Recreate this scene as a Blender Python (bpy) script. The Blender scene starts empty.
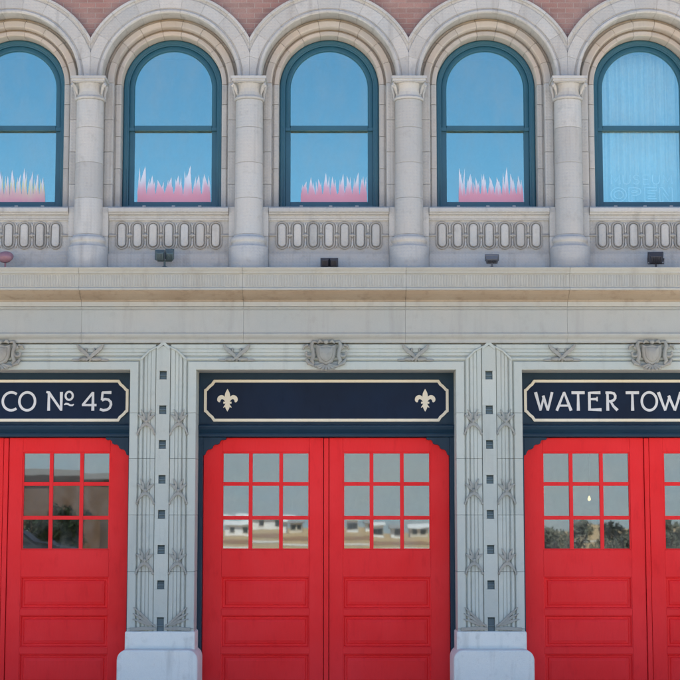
import bpy, bmesh, math, random
from mathutils import Vector, Matrix
random.seed(45)
PI = math.pi
C = bpy.context.scene.collection
PITCH = 4.09            # door bay pitch
WP = 2.034              # window pitch
HP = WP / 2
UX = .034               # the upper storey sits a hair off the door bays
OPEN = 1.63             # half width of a door opening
SPRING = 7.985          # spring line of the arches

# ------------------------------------------------------------------ mesh builder
class MB:
    def __init__(s): s.v = []; s.f = []
    def add(s, vs, fs):
        o = len(s.v); s.v += [tuple(v) for v in vs]; s.f += [tuple(i + o for i in f) for f in fs]; return s
    def box(s, x0, x1, y0, y1, z0, z1):
        return s.add([(x0,y0,z0),(x1,y0,z0),(x1,y1,z0),(x0,y1,z0),(x0,y0,z1),(x1,y0,z1),(x1,y1,z1),(x0,y1,z1)],
                     [(0,3,2,1),(4,5,6,7),(0,1,5,4),(1,2,6,5),(2,3,7,6),(3,0,4,7)])
    def loft(s, rings, closed_ring=True, caps=True):
        n = len(rings[0]); vs = [p for r in rings for p in r]; fs = []
        m = n if closed_ring else n - 1
        for k in range(len(rings) - 1):
            for i in range(m):
                j = (i + 1) % n
                fs.append((k*n+i, k*n+j, (k+1)*n+j, (k+1)*n+i))
        if caps:
            fs.append(tuple(reversed(range(n)))); fs.append(tuple((len(rings)-1)*n + i for i in range(n)))
        return s.add(vs, fs)
    def prism(s, poly, y0, y1):            # polygon in XZ, extruded in Y
        return s.loft([[(x, y0, z) for x, z in poly], [(x, y1, z) for x, z in poly]])
    def sweep_x(s, prof, x0, x1):          # closed profile (y, z)
        return s.loft([[(x0, y, z) for y, z in prof], [(x1, y, z) for y, z in prof]])
    def ring(s, prof, cx, cz, a0, a1, n):  # closed profile (r, y) swept about the Y axis
        rs = []
        for k in range(n + 1):
            a = a0 + (a1 - a0) * k / n
            rs.append([(cx + r*math.cos(a), y, cz + r*math.sin(a)) for r, y in prof])
        return s.loft(rs)
    def lathe(s, prof, c=(0,0,0), n=28, a0=0, a1=2*PI, axis='z'):   # open profile (r, h)
        full = abs(a1 - a0 - 2*PI) < 1e-6
        k = n if full else n + 1
        vs = []; fs = []
        for i in range(k):
            a = a0 + (a1 - a0) * i / n
            for r, h in prof:
                if axis == 'z': vs.append((c[0] + r*math.cos(a), c[1] + r*math.sin(a), c[2] + h))
                else: vs.append((c[0] + r*math.cos(a), c[1] + h, c[2] + r*math.sin(a)))
        m = len(prof)
        for i in range(n):
            j = (i + 1) % k
            for q in range(m - 1):
                fs.append((i*m+q, j*m+q, j*m+q+1, i*m+q+1))
        if full:
            fs.append(tuple(reversed([i*m for i in range(k)]))); fs.append(tuple(i*m+m-1 for i in range(k)))
        return s.add(vs, fs)
    def tube(s, pts, r, n=8, closed=False):
        pts = [Vector(p) for p in pts]; N = len(pts); rings = []
        rr = r if isinstance(r, (list, tuple)) else [r]*N
        for i, p in enumerate(pts):
            a = pts[(i-1) % N] if (closed or i > 0) else pts[i]
            b = pts[(i+1) % N] if (closed or i < N-1) else pts[i]
            t = (b - a).normalized()
            u = t.cross(Vector((0,1,0)))
            if u.length < 1e-3: u = t.cross(Vector((1,0,0)))
            u.normalize(); w = t.cross(u)
            rings.append([tuple(p + rr[i]*(u*math.cos(2*PI*k/n) + w*math.sin(2*PI*k/n))) for k in range(n)])
        if closed: rings.append(rings[0])
        return s.loft(rings, caps=not closed)
    def ribbon(s, pts, w, y0, y1):         # stroke in XZ with mitred joins; w width or list
        P = [Vector((a, b)) for a, b in pts]; N = len(P)
        W = w if isinstance(w, (list, tuple)) else [w]*N
        L = []; R = []
        closed = (P[0]-P[-1]).length < 1e-6
        for i in range(N):
            d0 = (P[i]-P[i-1]).normalized() if i > 0 else ((P[-1]-P[-2]).normalized() if closed else None)
            d1 = (P[i+1]-P[i]).normalized() if i < N-1 else ((P[1]-P[0]).normalized() if closed else None)
            if d0 is None: d0 = d1
            if d1 is None: d1 = d0
            n0 = Vector((-d0.y, d0.x)); n1 = Vector((-d1.y, d1.x)); m = n0 + n1
            if m.length < .2: m = n0.copy()
            m.normalize(); k = 1/max(.45, m.dot(n0))
            L.append(P[i] + m*W[i]/2*k); R.append(P[i] - m*W[i]/2*k)
        rings = [[(L[i].x,y0,L[i].y),(R[i].x,y0,R[i].y),(R[i].x,y1,R[i].y),(L[i].x,y1,L[i].y)] for i in range(N)]
        return s.loft(rings, caps=not closed)
    def ball(s, c, rx, ry, rz, n=10, m=7):
        vs = []; fs = []
        for i in range(m+1):
            t = PI*i/m
            for k in range(n):
                a = 2*PI*k/n
                vs.append((c[0]+rx*math.sin(t)*math.cos(a), c[1]+ry*math.sin(t)*math.sin(a), c[2]+rz*math.cos(t)))
        for i in range(m):
            for k in range(n):
                fs.append((i*n+k, (i+1)*n+k, (i+1)*n+(k+1)%n, i*n+(k+1)%n))
        return s.add(vs, fs)
    def shift(s, dx=0, dy=0, dz=0):
        s.v = [(x+dx, y+dy, z+dz) for x, y, z in s.v]; return s
    def merge(s, o, mirror=False):
        if mirror: return s.add([(-x,y,z) for x,y,z in o.v], [tuple(reversed(f)) for f in o.f])
        return s.add(o.v, o.f)
    def bisect(s, co, no):
        bm = bmesh.new(); vs = [bm.verts.new(v) for v in s.v]
        for f in s.f:
            try: bm.faces.new([vs[i] for i in f])
            except ValueError: pass
        bmesh.ops.remove_doubles(bm, verts=bm.verts, dist=1e-6)
        bmesh.ops.bisect_plane(bm, geom=bm.verts[:]+bm.edges[:]+bm.faces[:], plane_co=co, plane_no=no, clear_outer=True)
        ed = [e for e in bm.edges if e.is_boundary]
        if ed: bmesh.ops.holes_fill(bm, edges=ed, sides=0)
        bm.verts.index_update()
        s.v = [tuple(v.co) for v in bm.verts]; s.f = [tuple(v.index for v in f.verts) for f in bm.faces]
        bm.free(); return s

def smooth(pts, w, n=4):
    P = [pts[0]] + list(pts) + [pts[-1]]; op = []; ow = []
    W = [w[0]] + list(w) + [w[-1]]
    cr = lambda a, b, c, d, t: .5*((2*b)+(-a+c)*t+(2*a-5*b+4*c-d)*t*t+(-a+3*b-3*c+d)*t**3)
    for i in range(1, len(P)-2):
        for k in range(n):
            t = k/n
            op.append(tuple(cr(P[i-1][j], P[i][j], P[i+1][j], P[i+2][j], t) for j in (0, 1))); ow.append(max(.002, cr(W[i-1], W[i], W[i+1], W[i+2], t)))
    op.append(tuple(pts[-1])); ow.append(w[-1])
    return op, ow
def obj(name, mb, mat, parent=None, bevel=0, smooth=False, loc=None, segs=2):
    me = bpy.data.meshes.new(name); me.from_pydata(mb.v, [], mb.f)
    bm = bmesh.new(); bm.from_mesh(me)
    bmesh.ops.remove_doubles(bm, verts=bm.verts, dist=1e-6)
    bmesh.ops.recalc_face_normals(bm, faces=bm.faces); bm.to_mesh(me); bm.free()
    me.materials.append(mat)
    if smooth:
        me.polygons.foreach_set('use_smooth', [True]*len(me.polygons))
        try: me.set_sharp_from_angle(angle=math.radians(38))
        except Exception: pass
    o = bpy.data.objects.new(name, me); C.objects.link(o)
    if parent: o.parent = parent
    if loc: o.location = loc
    if bevel:
        b = o.modifiers.new('bevel', 'BEVEL'); b.width = bevel; b.segments = segs; b.limit_method = 'ANGLE'; b.angle_limit = math.radians(35)
        b.harden_normals = False
    return o
def tag(o, label=None, cat=None, group=None, kind=None):
    if label: o['label'] = label
    if cat: o['category'] = cat
    if group: o['group'] = group
    if kind: o['kind'] = kind
    return o
def empty(name, loc, label, cat, group=None):
    o = bpy.data.objects.new(name, None); C.objects.link(o); o.location = loc; o.empty_display_size = .2
    return tag(o, label, cat, group)
def kids(o): return [c for c in C.objects if c.parent == o]
def copy_tree(o, parent, dx):
    c = o.copy(); C.objects.link(c); c.parent = parent
    c.location = (o.location.x + dx, o.location.y, o.location.z)
    for k in kids(o): copy_tree(k, c, 0)
    return c

# ------------------------------------------------------------------ materials
def nodes(name):
    m = bpy.data.materials.new(name); m.use_nodes = True
    nt = m.node_tree; b = nt.nodes['Principled BSDF']
    def N(t, **kw):
        n = nt.nodes.new(t)
        for k, v in kw.items(): setattr(n, k, v)
        return n
    return m, nt, b, N, nt.links.new
def mixc(N, Lk, fac, a, b, mode='MIX'):
    n = N('ShaderNodeMix', data_type='RGBA', blend_type=mode)
    for sock, val in ((n.inputs[0], fac), (n.inputs[6], a), (n.inputs[7], b)):
        if hasattr(val, 'links'): Lk(val, sock)
        elif isinstance(val, (int, float)): sock.default_value = val
        else: sock.default_value = (*val, 1)
    return n.outputs[2]
def maprange(N, Lk, val, a, b, c, d):
    n = N('ShaderNodeMapRange'); Lk(val, n.inputs[0])
    for i, x in enumerate((a, b, c, d)): n.inputs[i+1].default_value = x
    return n.outputs[0]
def pos(N): return N('ShaderNodeNewGeometry').outputs['Position']
def noise(N, Lk, vec, scale, detail=4, rough=.55, stretch=None):
    if stretch:
        mp = N('ShaderNodeMapping'); Lk(vec, mp.inputs[0]); mp.inputs[3].default_value = stretch; vec = mp.outputs[0]
    n = N('ShaderNodeTexNoise'); Lk(vec, n.inputs['Vector'])
    n.inputs['Scale'].default_value = scale; n.inputs['Detail'].default_value = detail; n.inputs['Roughness'].default_value = rough
    return n.outputs[0]
def stone(name, base, warm, dark, rough=.6, stain=.45, block=.16, bump=.35, fine=0):
    m, nt, b, N, Lk = nodes(name)
    p = pos(N); g = N('ShaderNodeNewGeometry'); oi = N('ShaderNodeObjectInfo')
    big = noise(N, Lk, p, 1.7, 5); med = noise(N, Lk, p, 9, 5); fin = noise(N, Lk, p, 110, 3, .7)
    streak = noise(N, Lk, p, 1.0, 5, .62, (7, 7, .7))
    c = mixc(N, Lk, maprange(N, Lk, big, .38, .66, 0, 1), base, warm)
    # block to block difference
    add = N('ShaderNodeMath', operation='ADD'); Lk(g.outputs['Random Per Island'], add.inputs[0]); Lk(oi.outputs['Random'], add.inputs[1])
    fr = N('ShaderNodeMath', operation='FRACT'); Lk(add.outputs[0], fr.inputs[0])
    v = maprange(N, Lk, fr.outputs[0], 0, 1, 1-block, 1+block*.6)
    c = mixc(N, Lk, 1.0, c, v, 'MULTIPLY')
    c = mixc(N, Lk, maprange(N, Lk, streak, .55, .75, 0, stain), c, dark)
    c = mixc(N, Lk, maprange(N, Lk, med, .58, .78, 0, stain*.7), c, dark)
    c = mixc(N, Lk, maprange(N, Lk, fin, .3, .8, -.0, .25), c, [x*.62 for x in base])
    Lk(c, b.inputs['Base Color'])
    Lk(maprange(N, Lk, med, .3, .7, rough-.12, rough+.14), b.inputs['Roughness'])
    bp = N('ShaderNodeBump'); bp.inputs['Strength'].default_value = bump; bp.inputs['Distance'].default_value = .006
    h = N('ShaderNodeMath', operation='MULTIPLY_ADD'); Lk(med, h.inputs[0]); h.inputs[1].default_value = 1.6; Lk(fin, h.inputs[2])
    hh = h.outputs[0]
    if fine:                               # tooled grid on the face of the terracotta
        sx = N('ShaderNodeSeparateXYZ'); Lk(p, sx.inputs[0])
        w1 = N('ShaderNodeMath', operation='SINE'); q1 = N('ShaderNodeMath', operation='MULTIPLY'); Lk(sx.outputs[0], q1.inputs[0]); q1.inputs[1].default_value = 2*PI/.042; Lk(q1.outputs[0], w1.inputs[0])
        w2 = N('ShaderNodeMath', operation='SINE'); q2 = N('ShaderNodeMath', operation='MULTIPLY'); Lk(sx.outputs[2], q2.inputs[0]); q2.inputs[1].default_value = 2*PI/.042; Lk(q2.outputs[0], w2.inputs[0])
        mn = N('ShaderNodeMath', operation='MINIMUM'); Lk(w1.outputs[0], mn.inputs[0]); Lk(w2.outputs[0], mn.inputs[1])
        ma = N('ShaderNodeMath', operation='MULTIPLY_ADD'); Lk(mn.outputs[0], ma.inputs[0]); ma.inputs[1].default_value = fine; Lk(hh, ma.inputs[2]); hh = ma.outputs[0]
    Lk(hh, bp.inputs['Height']); Lk(bp.outputs[0], b.inputs['Normal'])
    return m
def paint(name, base, rough=.42, var=.16, fade=None, bump=.12, grain=None, coat=0, spec=.5):
    m, nt, b, N, Lk = nodes(name)
    p = pos(N)
    big = noise(N, Lk, p, 1.3, 5); fin = noise(N, Lk, p, 70, 4, .7, grain or (1, 1, 1)); med = noise(N, Lk, p, 6, 6, .65, (1.6, 1.6, .5))
    c = mixc(N, Lk, maprange(N, Lk, big, .35, .68, 0, .9), base, fade or [min(1, x*(1+var)) for x in base])
    c = mixc(N, Lk, maprange(N, Lk, med, .55, .8, 0, .5), c, [x*(1-var*1.6) for x in base])
    c = mixc(N, Lk, maprange(N, Lk, fin, .35, .8, 0, .3), c, [x*(1-var) for x in base])
    Lk(c, b.inputs['Base Color'])
    Lk(maprange(N, Lk, med, .3, .7, rough-.08, rough+.12), b.inputs['Roughness'])
    b.inputs['Specular IOR Level'].default_value = spec
    b.inputs['Coat Weight'].default_value = coat
    bp = N('ShaderNodeBump'); bp.inputs['Strength'].default_value = bump; bp.inputs['Distance'].default_value = .004
    Lk(fin, bp.inputs['Height']); Lk(bp.outputs[0], b.inputs['Normal'])
    return m
def glass(name, refl, tint, trans=(1,1,1), wave=.02, wscale=1.6, dust=.1):
    m, nt, b, N, Lk = nodes(name); nt.nodes.remove(b)
    out = nt.nodes['Material Output']
    gl = N('ShaderNodeBsdfGlossy'); gl.inputs['Color'].default_value = (*tint, 1); gl.inputs['Roughness'].default_value = .015
    tr = N('ShaderNodeBsdfTransparent'); tr.inputs['Color'].default_value = (*trans, 1)
    p = pos(N); n1 = noise(N, Lk, p, wscale, 2)
    bp = N('ShaderNodeBump'); bp.inputs['Strength'].default_value = wave; bp.inputs['Distance'].default_value = .02
    Lk(n1, bp.inputs['Height']); Lk(bp.outputs[0], gl.inputs['Normal'])
    fr = N('ShaderNodeLayerWeight'); fr.inputs[0].default_value = .25
    f = N('ShaderNodeMath', operation='MULTIPLY_ADD'); Lk(fr.outputs['Fresnel'], f.inputs[0]); f.inputs[1].default_value = .5; f.inputs[2].default_value = refl; f.use_clamp = True
    mx = N('ShaderNodeMixShader'); Lk(f.outputs[0], mx.inputs[0]); Lk(tr.outputs[0], mx.inputs[1]); Lk(gl.outputs[0], mx.inputs[2])
    df = N('ShaderNodeBsdfDiffuse'); df.inputs[0].default_value = (.5,.5,.48,1)
    sm_ = noise(N, Lk, p, 2.3, 6, .65, (1.5, 1.5, .7))
    m2 = N('ShaderNodeMixShader'); Lk(maprange(N, Lk, sm_, .38, .78, 0, dust), m2.inputs[0]); Lk(mx.outputs[0], m2.inputs[1]); Lk(df.outputs[0], m2.inputs[2]); mx = m2
    Lk(mx.outputs[0], out.inputs[0])
    return m
def brick(name, c1, c2, mortar, scale=1.0):
    m, nt, b, N, Lk = nodes(name)
    p = pos(N); sx = N('ShaderNodeSeparateXYZ'); Lk(p, sx.inputs[0])
    ad = N('ShaderNodeMath', operation='ADD'); Lk(sx.outputs[0], ad.inputs[0]); Lk(sx.outputs[1], ad.inputs[1])
    cb = N('ShaderNodeCombineXYZ'); Lk(ad.outputs[0], cb.inputs[0]); Lk(sx.outputs[2], cb.inputs[1])
    br = N('ShaderNodeTexBrick'); Lk(cb.outputs[0], br.inputs['Vector'])
    br.inputs['Color1'].default_value = (*c1, 1); br.inputs['Color2'].default_value = (*c2, 1); br.inputs['Mortar'].default_value = (*mortar, 1)
    br.inputs['Scale'].default_value = scale; br.inputs['Brick Width'].default_value = .205; br.inputs['Row Height'].default_value = .0677
    br.inputs['Mortar Size'].default_value = .0055; br.inputs['Mortar Smooth'].default_value = .2; br.inputs['Bias'].default_value = -.1
    big = noise(N, Lk, p, 2.2, 5); fin = noise(N, Lk, p, 60, 4, .7)
    c = mixc(N, Lk, maprange(N, Lk, big, .4, .7, 0, .5), br.outputs[0], [x*1.25 for x in mortar])
    c = mixc(N, Lk, maprange(N, Lk, fin, .4, .8, 0, .5), c, [x*.55 for x in c1])
    Lk(c, b.inputs['Base Color']); b.inputs['Roughness'].default_value = .85
    h = N('ShaderNodeMath', operation='MULTIPLY_ADD'); Lk(br.outputs['Fac'], h.inputs[0]); h.inputs[1].default_value = -1.2; Lk(fin, h.inputs[2])
    bp = N('ShaderNodeBump'); bp.inputs['Strength'].default_value = .6; bp.inputs['Distance'].default_value = .008
    Lk(h.outputs[0], bp.inputs['Height']); Lk(bp.outputs[0], b.inputs['Normal'])
    return m
def ground_mat(name, a, bcol, scale=1.0, bump=.3, slab=0, rough=.9):
    m, nt, b, N, Lk = nodes(name)
    p = pos(N); n1 = noise(N, Lk, p, .25*scale, 6); n2 = noise(N, Lk, p, 9*scale, 6, .7)
    c = mixc(N, Lk, maprange(N, Lk, n1, .35, .65, 0, 1), a, bcol)
    c = mixc(N, Lk, maprange(N, Lk, n2, .4, .75, 0, .6), c, [x*.6 for x in a])
    if slab:
        sx = N('ShaderNodeSeparateXYZ'); Lk(p, sx.inputs[0]); cb = N('ShaderNodeCombineXYZ'); Lk(sx.outputs[0], cb.inputs[0]); Lk(sx.outputs[1], cb.inputs[1])
        br = N('ShaderNodeTexBrick'); Lk(cb.outputs[0], br.inputs['Vector']); br.offset = 0
        br.inputs['Color1'].default_value = (1,1,1,1); br.inputs['Color2'].default_value = (.85,.85,.85,1); br.inputs['Mortar'].default_value = (.35,.35,.35,1)
        br.inputs['Scale'].default_value = 1; br.inputs['Brick Width'].default_value = slab; br.inputs['Row Height'].default_value = slab; br.inputs['Mortar Size'].default_value = .008
        c = mixc(N, Lk, 1.0, c, br.outputs[0], 'MULTIPLY')
    Lk(c, b.inputs['Base Color']); b.inputs['Roughness'].default_value = rough
    bp = N('ShaderNodeBump'); bp.inputs['Strength'].default_value = bump; bp.inputs['Distance'].default_value = .01
    Lk(n2, bp.inputs['Height']); Lk(bp.outputs[0], b.inputs['Normal'])
    return m
def plain(name, col, rough=.5, metal=0, emit=None, est=0):
    m, nt, b, N, Lk = nodes(name)
    p = pos(N); n2 = noise(N, Lk, p, 25, 4)
    Lk(mixc(N, Lk, maprange(N, Lk, n2, .35, .75, 0, .5), col, [x*.75 for x in col]), b.inputs['Base Color'])
    b.inputs['Roughness'].default_value = rough; b.inputs['Metallic'].default_value = metal
    if emit: b.inputs['Emission Color'].default_value = (*emit, 1); b.inputs['Emission Strength'].default_value = est
    return m
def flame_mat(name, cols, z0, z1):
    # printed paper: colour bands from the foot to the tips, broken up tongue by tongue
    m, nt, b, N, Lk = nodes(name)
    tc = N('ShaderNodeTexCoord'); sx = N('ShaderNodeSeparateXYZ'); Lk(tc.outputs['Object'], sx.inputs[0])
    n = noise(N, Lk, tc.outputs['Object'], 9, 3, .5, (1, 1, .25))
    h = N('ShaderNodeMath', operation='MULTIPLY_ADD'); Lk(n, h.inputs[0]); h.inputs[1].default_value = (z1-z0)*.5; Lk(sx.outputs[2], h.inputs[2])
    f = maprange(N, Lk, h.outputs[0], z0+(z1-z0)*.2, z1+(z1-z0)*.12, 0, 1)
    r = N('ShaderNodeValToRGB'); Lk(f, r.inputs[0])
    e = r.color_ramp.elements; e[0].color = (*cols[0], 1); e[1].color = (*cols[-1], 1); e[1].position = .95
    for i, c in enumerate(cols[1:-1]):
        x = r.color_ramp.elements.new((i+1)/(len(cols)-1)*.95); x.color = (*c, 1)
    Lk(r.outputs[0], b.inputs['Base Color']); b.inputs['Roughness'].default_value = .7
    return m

M = {}
M['terra'] = stone('upper_terracotta', (.425,.437,.432), (.465,.452,.425), (.235,.225,.21), block=.12, stain=.55, fine=.8, bump=.3)
M['terra_warm'] = stone('bounce_warm_terracotta', (.455,.435,.405), (.50,.43,.36), (.27,.23,.19), block=.14, stain=.4, bump=.3)  # arch heads only: warm ground bounce put into the clay's own tint
M['cornice'] = stone('cornice_terracotta', (.385,.39,.36), (.41,.40,.35), (.25,.23,.19), block=.05, stain=.4)
M['frieze'] = stone('frieze_terracotta', (.36,.375,.35), (.385,.385,.35), (.24,.235,.21), block=.05, stain=.35)
M['pilaster'] = stone('pilaster_terracotta', (.43,.47,.43), (.455,.475,.42), (.25,.255,.235), block=.08, stain=.4)
M['ornament'] = stone('carved_terracotta', (.27,.285,.26), (.32,.30,.255), (.12,.11,.09), block=.05, stain=.6)
M['plinth'] = stone('painted_plinth', (.70,.71,.66), (.75,.745,.69), (.42,.42,.38), block=.03, stain=.62, bump=.9)
M['soffit'] = stone('bounce_tan_soffit_terracotta', (.30,.23,.155), (.34,.275,.195), (.16,.11,.07), block=.06, stain=.7)  # warm bounce under the cornice put into the tan, along with stains
M['dark_chain'] = stone('dark_chain_terracotta', (.31,.315,.305), (.36,.345,.32), (.20,.19,.175), block=.1, stain=.6)  # darker tone for the rings and links round the ovals
M['slate'] = paint('slate_stud', (.085,.125,.14), .6, .3)
M['joint'] = stone('joint_mortar', (.17,.14,.11), (.2,.16,.12), (.08,.07,.05), block=0)
M['brick'] = brick('purple_brown_brick', (.34,.185,.16), (.24,.13,.115), (.33,.27,.245))
M['teal'] = paint('teal_window_paint', (.014,.095,.155), .38, .2, fade=(.020,.11,.165))
M['red'] = paint('red_door_paint', (.80,.020,.022), .5, .19, fade=(.84,.032,.036), bump=.1, grain=(1,1,.12), spec=.16)
M['navy'] = paint('navy_paint', (.007,.028,.052), .4, .2, fade=(.010,.036,.062), spec=.25)
M['board'] = paint('dark_navy_board', (.006,.013,.03), .35, .3, fade=(.006,.018,.045), spec=.12)
M['cream'] = paint('cream_gold_line', (.72,.63,.45), .5, .12, fade=(.76,.70,.56))
M['letter'] = paint('pale_lettering', (.60,.595,.58), .5, .14, fade=(.68,.67,.65))
M['glass'] = glass('upper_window_glass', .23, (.55,.98,.96), (.92,.96,.97), .012, 1.1)
M['doorglass'] = glass('door_glass', .14, (.88,.96,1.0), (.8,.86,.86), .008, 1.8, .16)
M['catch'] = plain('pale_catch', (.5,.52,.53), .5)
M['room'] = plain('dim_plaster', (.22,.22,.22), .9)
M['dark'] = plain('dark_timber', (.05,.045,.04), .8)
M['fixture'] = plain('dark_fixture_metal', (.035,.037,.05), .45)
M['fix_teal'] = plain('weathered_grey_green_metal', (.07,.11,.12), .5)
M['fix_pink'] = plain('faded_mauve_metal', (.30,.16,.19), .6)
M['fix_grey'] = plain('mid_grey_metal', (.11,.12,.14), .5)
M['lens'] = plain('lamp_lens', (.25,.28,.3), .12)
M['tube'] = plain('white_tube', (.85,.88,.9), .3)
M['bulb'] = plain('lit_bulb', (.9,.7,.4), .3, 0, (1,.66,.30), .55)
M['curtain'] = plain('pale_curtain', (.60,.66,.67), .9)

# ------------------------------------------------------------------ the fire station
station = empty('fire_station', (0,0,0), 'stone and brick fire station front with arched upper windows and red doors', 'fire station')
XW = 7.2     # half width of the building

# ---- brick wall above and around the arches
mb = MB()
def spandrel(cx):
    R = 1.10; n = 40; top = 9.75; rings = []
    for k in range(n+1):
        a = PI*k/n; x, z = R*math.cos(a), R*math.sin(a)
        x = max(-HP, min(HP, x))
        if abs(x) >= HP: z = math.sqrt(R*R - HP*HP)
        rings.append([(cx+x, .0, SPRING+z), (cx+x, .0, top), (cx+x, .3, top), (cx+x, .3, SPRING+z)])
    rr = [rings[0]]
    for q in rings[1:]:
        if abs(q[0][0]-rr[-1][0][0]) > 1e-5: rr.append(q)
    mb.loft(rr)
for i in range(-3, 4): spandrel(i*WP)
mb.box(-7*HP, 7*HP, 0, .3, 9.7501, 10.0)
for s in (-1, 1):
    mb.box(min(s*7*HP, s*XW), max(s*7*HP, s*XW), 0, .3, 8.0, 10.0)
obj('brick_wall', mb, M['brick'], station)
for q in ((-XW, -XW+.3, .301, 16, 0, 10.0), (XW-.3, XW, .301, 16, 0, 10.0), (-XW+.301, XW-.301, 15.7, 16, 0, 10.0)):
    obj('side_wall', MB().box(*q), M['brick'], station)
obj('roof', MB().box(-XW-.1, XW+.1, -.12, 16.1, 10.001, 10.2), M['cornice'], station, .01)
mb = MB().box(-XW+.31, XW-.31, .56, 15.69, 4.9, 5.2)
obj('upper_floor', mb, M['dark'], station)
for q in ((-XW+.31, XW-.31, 6, 6.2, 5.21, 9.95), (-XW+.31, XW-.31, 9, 9.2, .02, 4.89)): obj('inner_wall', MB().box(*q), M['room'], station)

# ---- terracotta arches: three receding orders of voussoirs
PA = [(1.15,.29),(1.15,-.075),(1.118,-.075),(1.110,-.045),(1.080,-.040),(1.074,-.056),(.938,-.056),(.930,-.044),(.918,-.044),(.910,-.068),(.905,-.074),(.880,-.074),(.868,-.06),(.866,.29)]
PB = [(.8655,.47),(.8655,.195),(.838,.195),(.826,.140),(.818,.130),(.750,.126),(.741,.134),(.736,.150),(.736,.47)]
PC = [(.7355,.55),(.7355,.262),(.718,.262),(.711,.222),(.704,.213),(.660,.210),(.652,.217),(.647,.23),(.647,.55)]
PBJ = [(.8655,.47),(.8655,.150),(.850,.150),(.845,.136),(.818,.130),(.750,.126),(.741,.134),(.736,.150),(.736,.47)]
PCJ = [(.7355,.55),(.7355,.232),(.722,.232),(.717,.218),(.704,.213),(.660,.210),(.652,.217),(.647,.23),(.647,.55)]
def arch_mb(prof, nblk, clip=False, seg=6, gap=.0018):
    m = MB()
    for k in range(nblk):
        a0 = PI*k/nblk; a1 = PI*(k+1)/nblk; g = gap
        q = MB().ring(prof, 0, SPRING, a0+g, a1-g, seg)
        if clip:
            q.bisect((HP-.0008,0,0), (1,0,0)); q.bisect((-HP+.0008,0,0), (-1,0,0))
        m.merge(q)
    return m
arch0 = obj('window_arch', arch_mb(PA, 11, True, 8, .0006), M['terra'], station, .003, True)
obj('inner_order', arch_mb(PB, 9, False, 9), M['terra_warm'], arch0, .003, True)
obj('inner_order', arch_mb(PC, 9, False, 9), M['terra_warm'], arch0, .003, True)
# mortar seen in the joints
mj = MB().ring([(1.09,.2),(1.09,-.02),(.885,-.02),(.885,.2)], 0, SPRING, 0, PI, 48)
mj.bisect((HP-.004,0,0), (1,0,0)); mj.bisect((-HP+.004,0,0), (-1,0,0))
mj.ring([(.82,.42),(.82,.15),(.75,.15),(.75,.42)], 0, SPRING, 0, PI, 48).ring([(.706,.5),(.706,.235),(.66,.235),(.66,.5)], 0, SPRING, 0, PI, 48)
obj('joint', mj, M['joint'], arch0)
# jambs of the two inner orders
def jamb_mb(prof, zs, s):
    m = MB()
    for z0, z1 in zip(zs[:-1], zs[1:]):
        m.loft([[(s*r, y, z0+.002) for r, y in prof], [(s*r, y, z1-.002) for r, y in prof]])
    return m
zs1 = [6.352, 6.66, 7.08, 7.50, SPRING-.001]; zs2 = [6.352, 6.88, 7.30, 7.72, SPRING-.001]
jambs = []
for s in (-1, 1):
    j = obj('window_jamb', jamb_mb(PBJ, zs1, s), M['terra'], station, .003); obj('inner_order', jamb_mb(PCJ, zs2, s), M['terra'], j, .003); jambs.append(j)

# ---- piers with engaged half columns
zd = [5.965, 6.43, 6.885, 7.34, 7.705]
pm = MB()
for z0, z1 in zip([5.53,5.96,6.34,6.76,7.18,7.60], [5.96,6.34,6.76,7.18,7.60,7.93]):
    pm.box(-.1545, .1545, .02, .46, z0+.002, z1-.002) if z0 > 6.3 else pm.box(-.252, .252, .0, .46, z0+.002, z1-.002)
col0 = obj('column', pm, M['terra'], station, .004)
sm = MB()
for i, (z0, z1) in enumerate(zip(zd[:-1], zd[1:])):
    ra = .181 - .010*(z0-5.965)/1.74; rb = .181 - .010*(z1-5.965)/1.74
    sm.lathe([(ra-.004,z0+.001),(ra,z0+.005),(rb,z1-.005),(rb-.004,z1-.001)], (0,.0,0), 40)
obj('shaft', sm, M['terra'], col0, 0, True)
bmx = MB().lathe([(.252,5.53),(.252,5.80),(.246,5.812),(.226,5.825),(.214,5.84),(.210,5.862),(.216,5.872),(.226,5.884),(.228,5.905),(.222,5.922),(.214,5.932),(.202,5.938),(.194,5.950),(.186,5.963)], (0,-.0,0), 48)
obj('base', bmx, M['terra'], col0, 0, True)
cm = MB()
cm.box(-.222,.222,-.235,.12,7.948,7.984); cm.box(-.210,.210,-.223,.12,7.918,7.9475); cm.box(-.196,.196,-.209,.12,7.906,7.9175)
cm.lathe([(.172,7.704),(.186,7.706),(.196,7.718),(.196,7.730),(.186,7.742),(.172,7.745),(.167,7.765),(.164,7.80),(.168,7.838),(.180,7.872),(.200,7.905)], (0,0,0), 48)
for s in (-1, 1):                       # plain corner curls
    cm.tube([(s*.150,-.09,7.775),(s*.165,-.115,7.83),(s*.186,-.150,7.872),(s*.204,-.172,7.888),(s*.212,-.178,7.868),(s*.204,-.172,7.850)], [.012,.020,.024,.024,.018,.010], 8)
    cm.tube([(s*.186,.0,7.73),(s*.182,.0,7.79),(s*.196,-.0,7.85),(s*.204,.0,7.90)], [.012,.016,.020,.022], 8)
obj('capital', cm, M['terra'], col0, .003, True)

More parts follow.
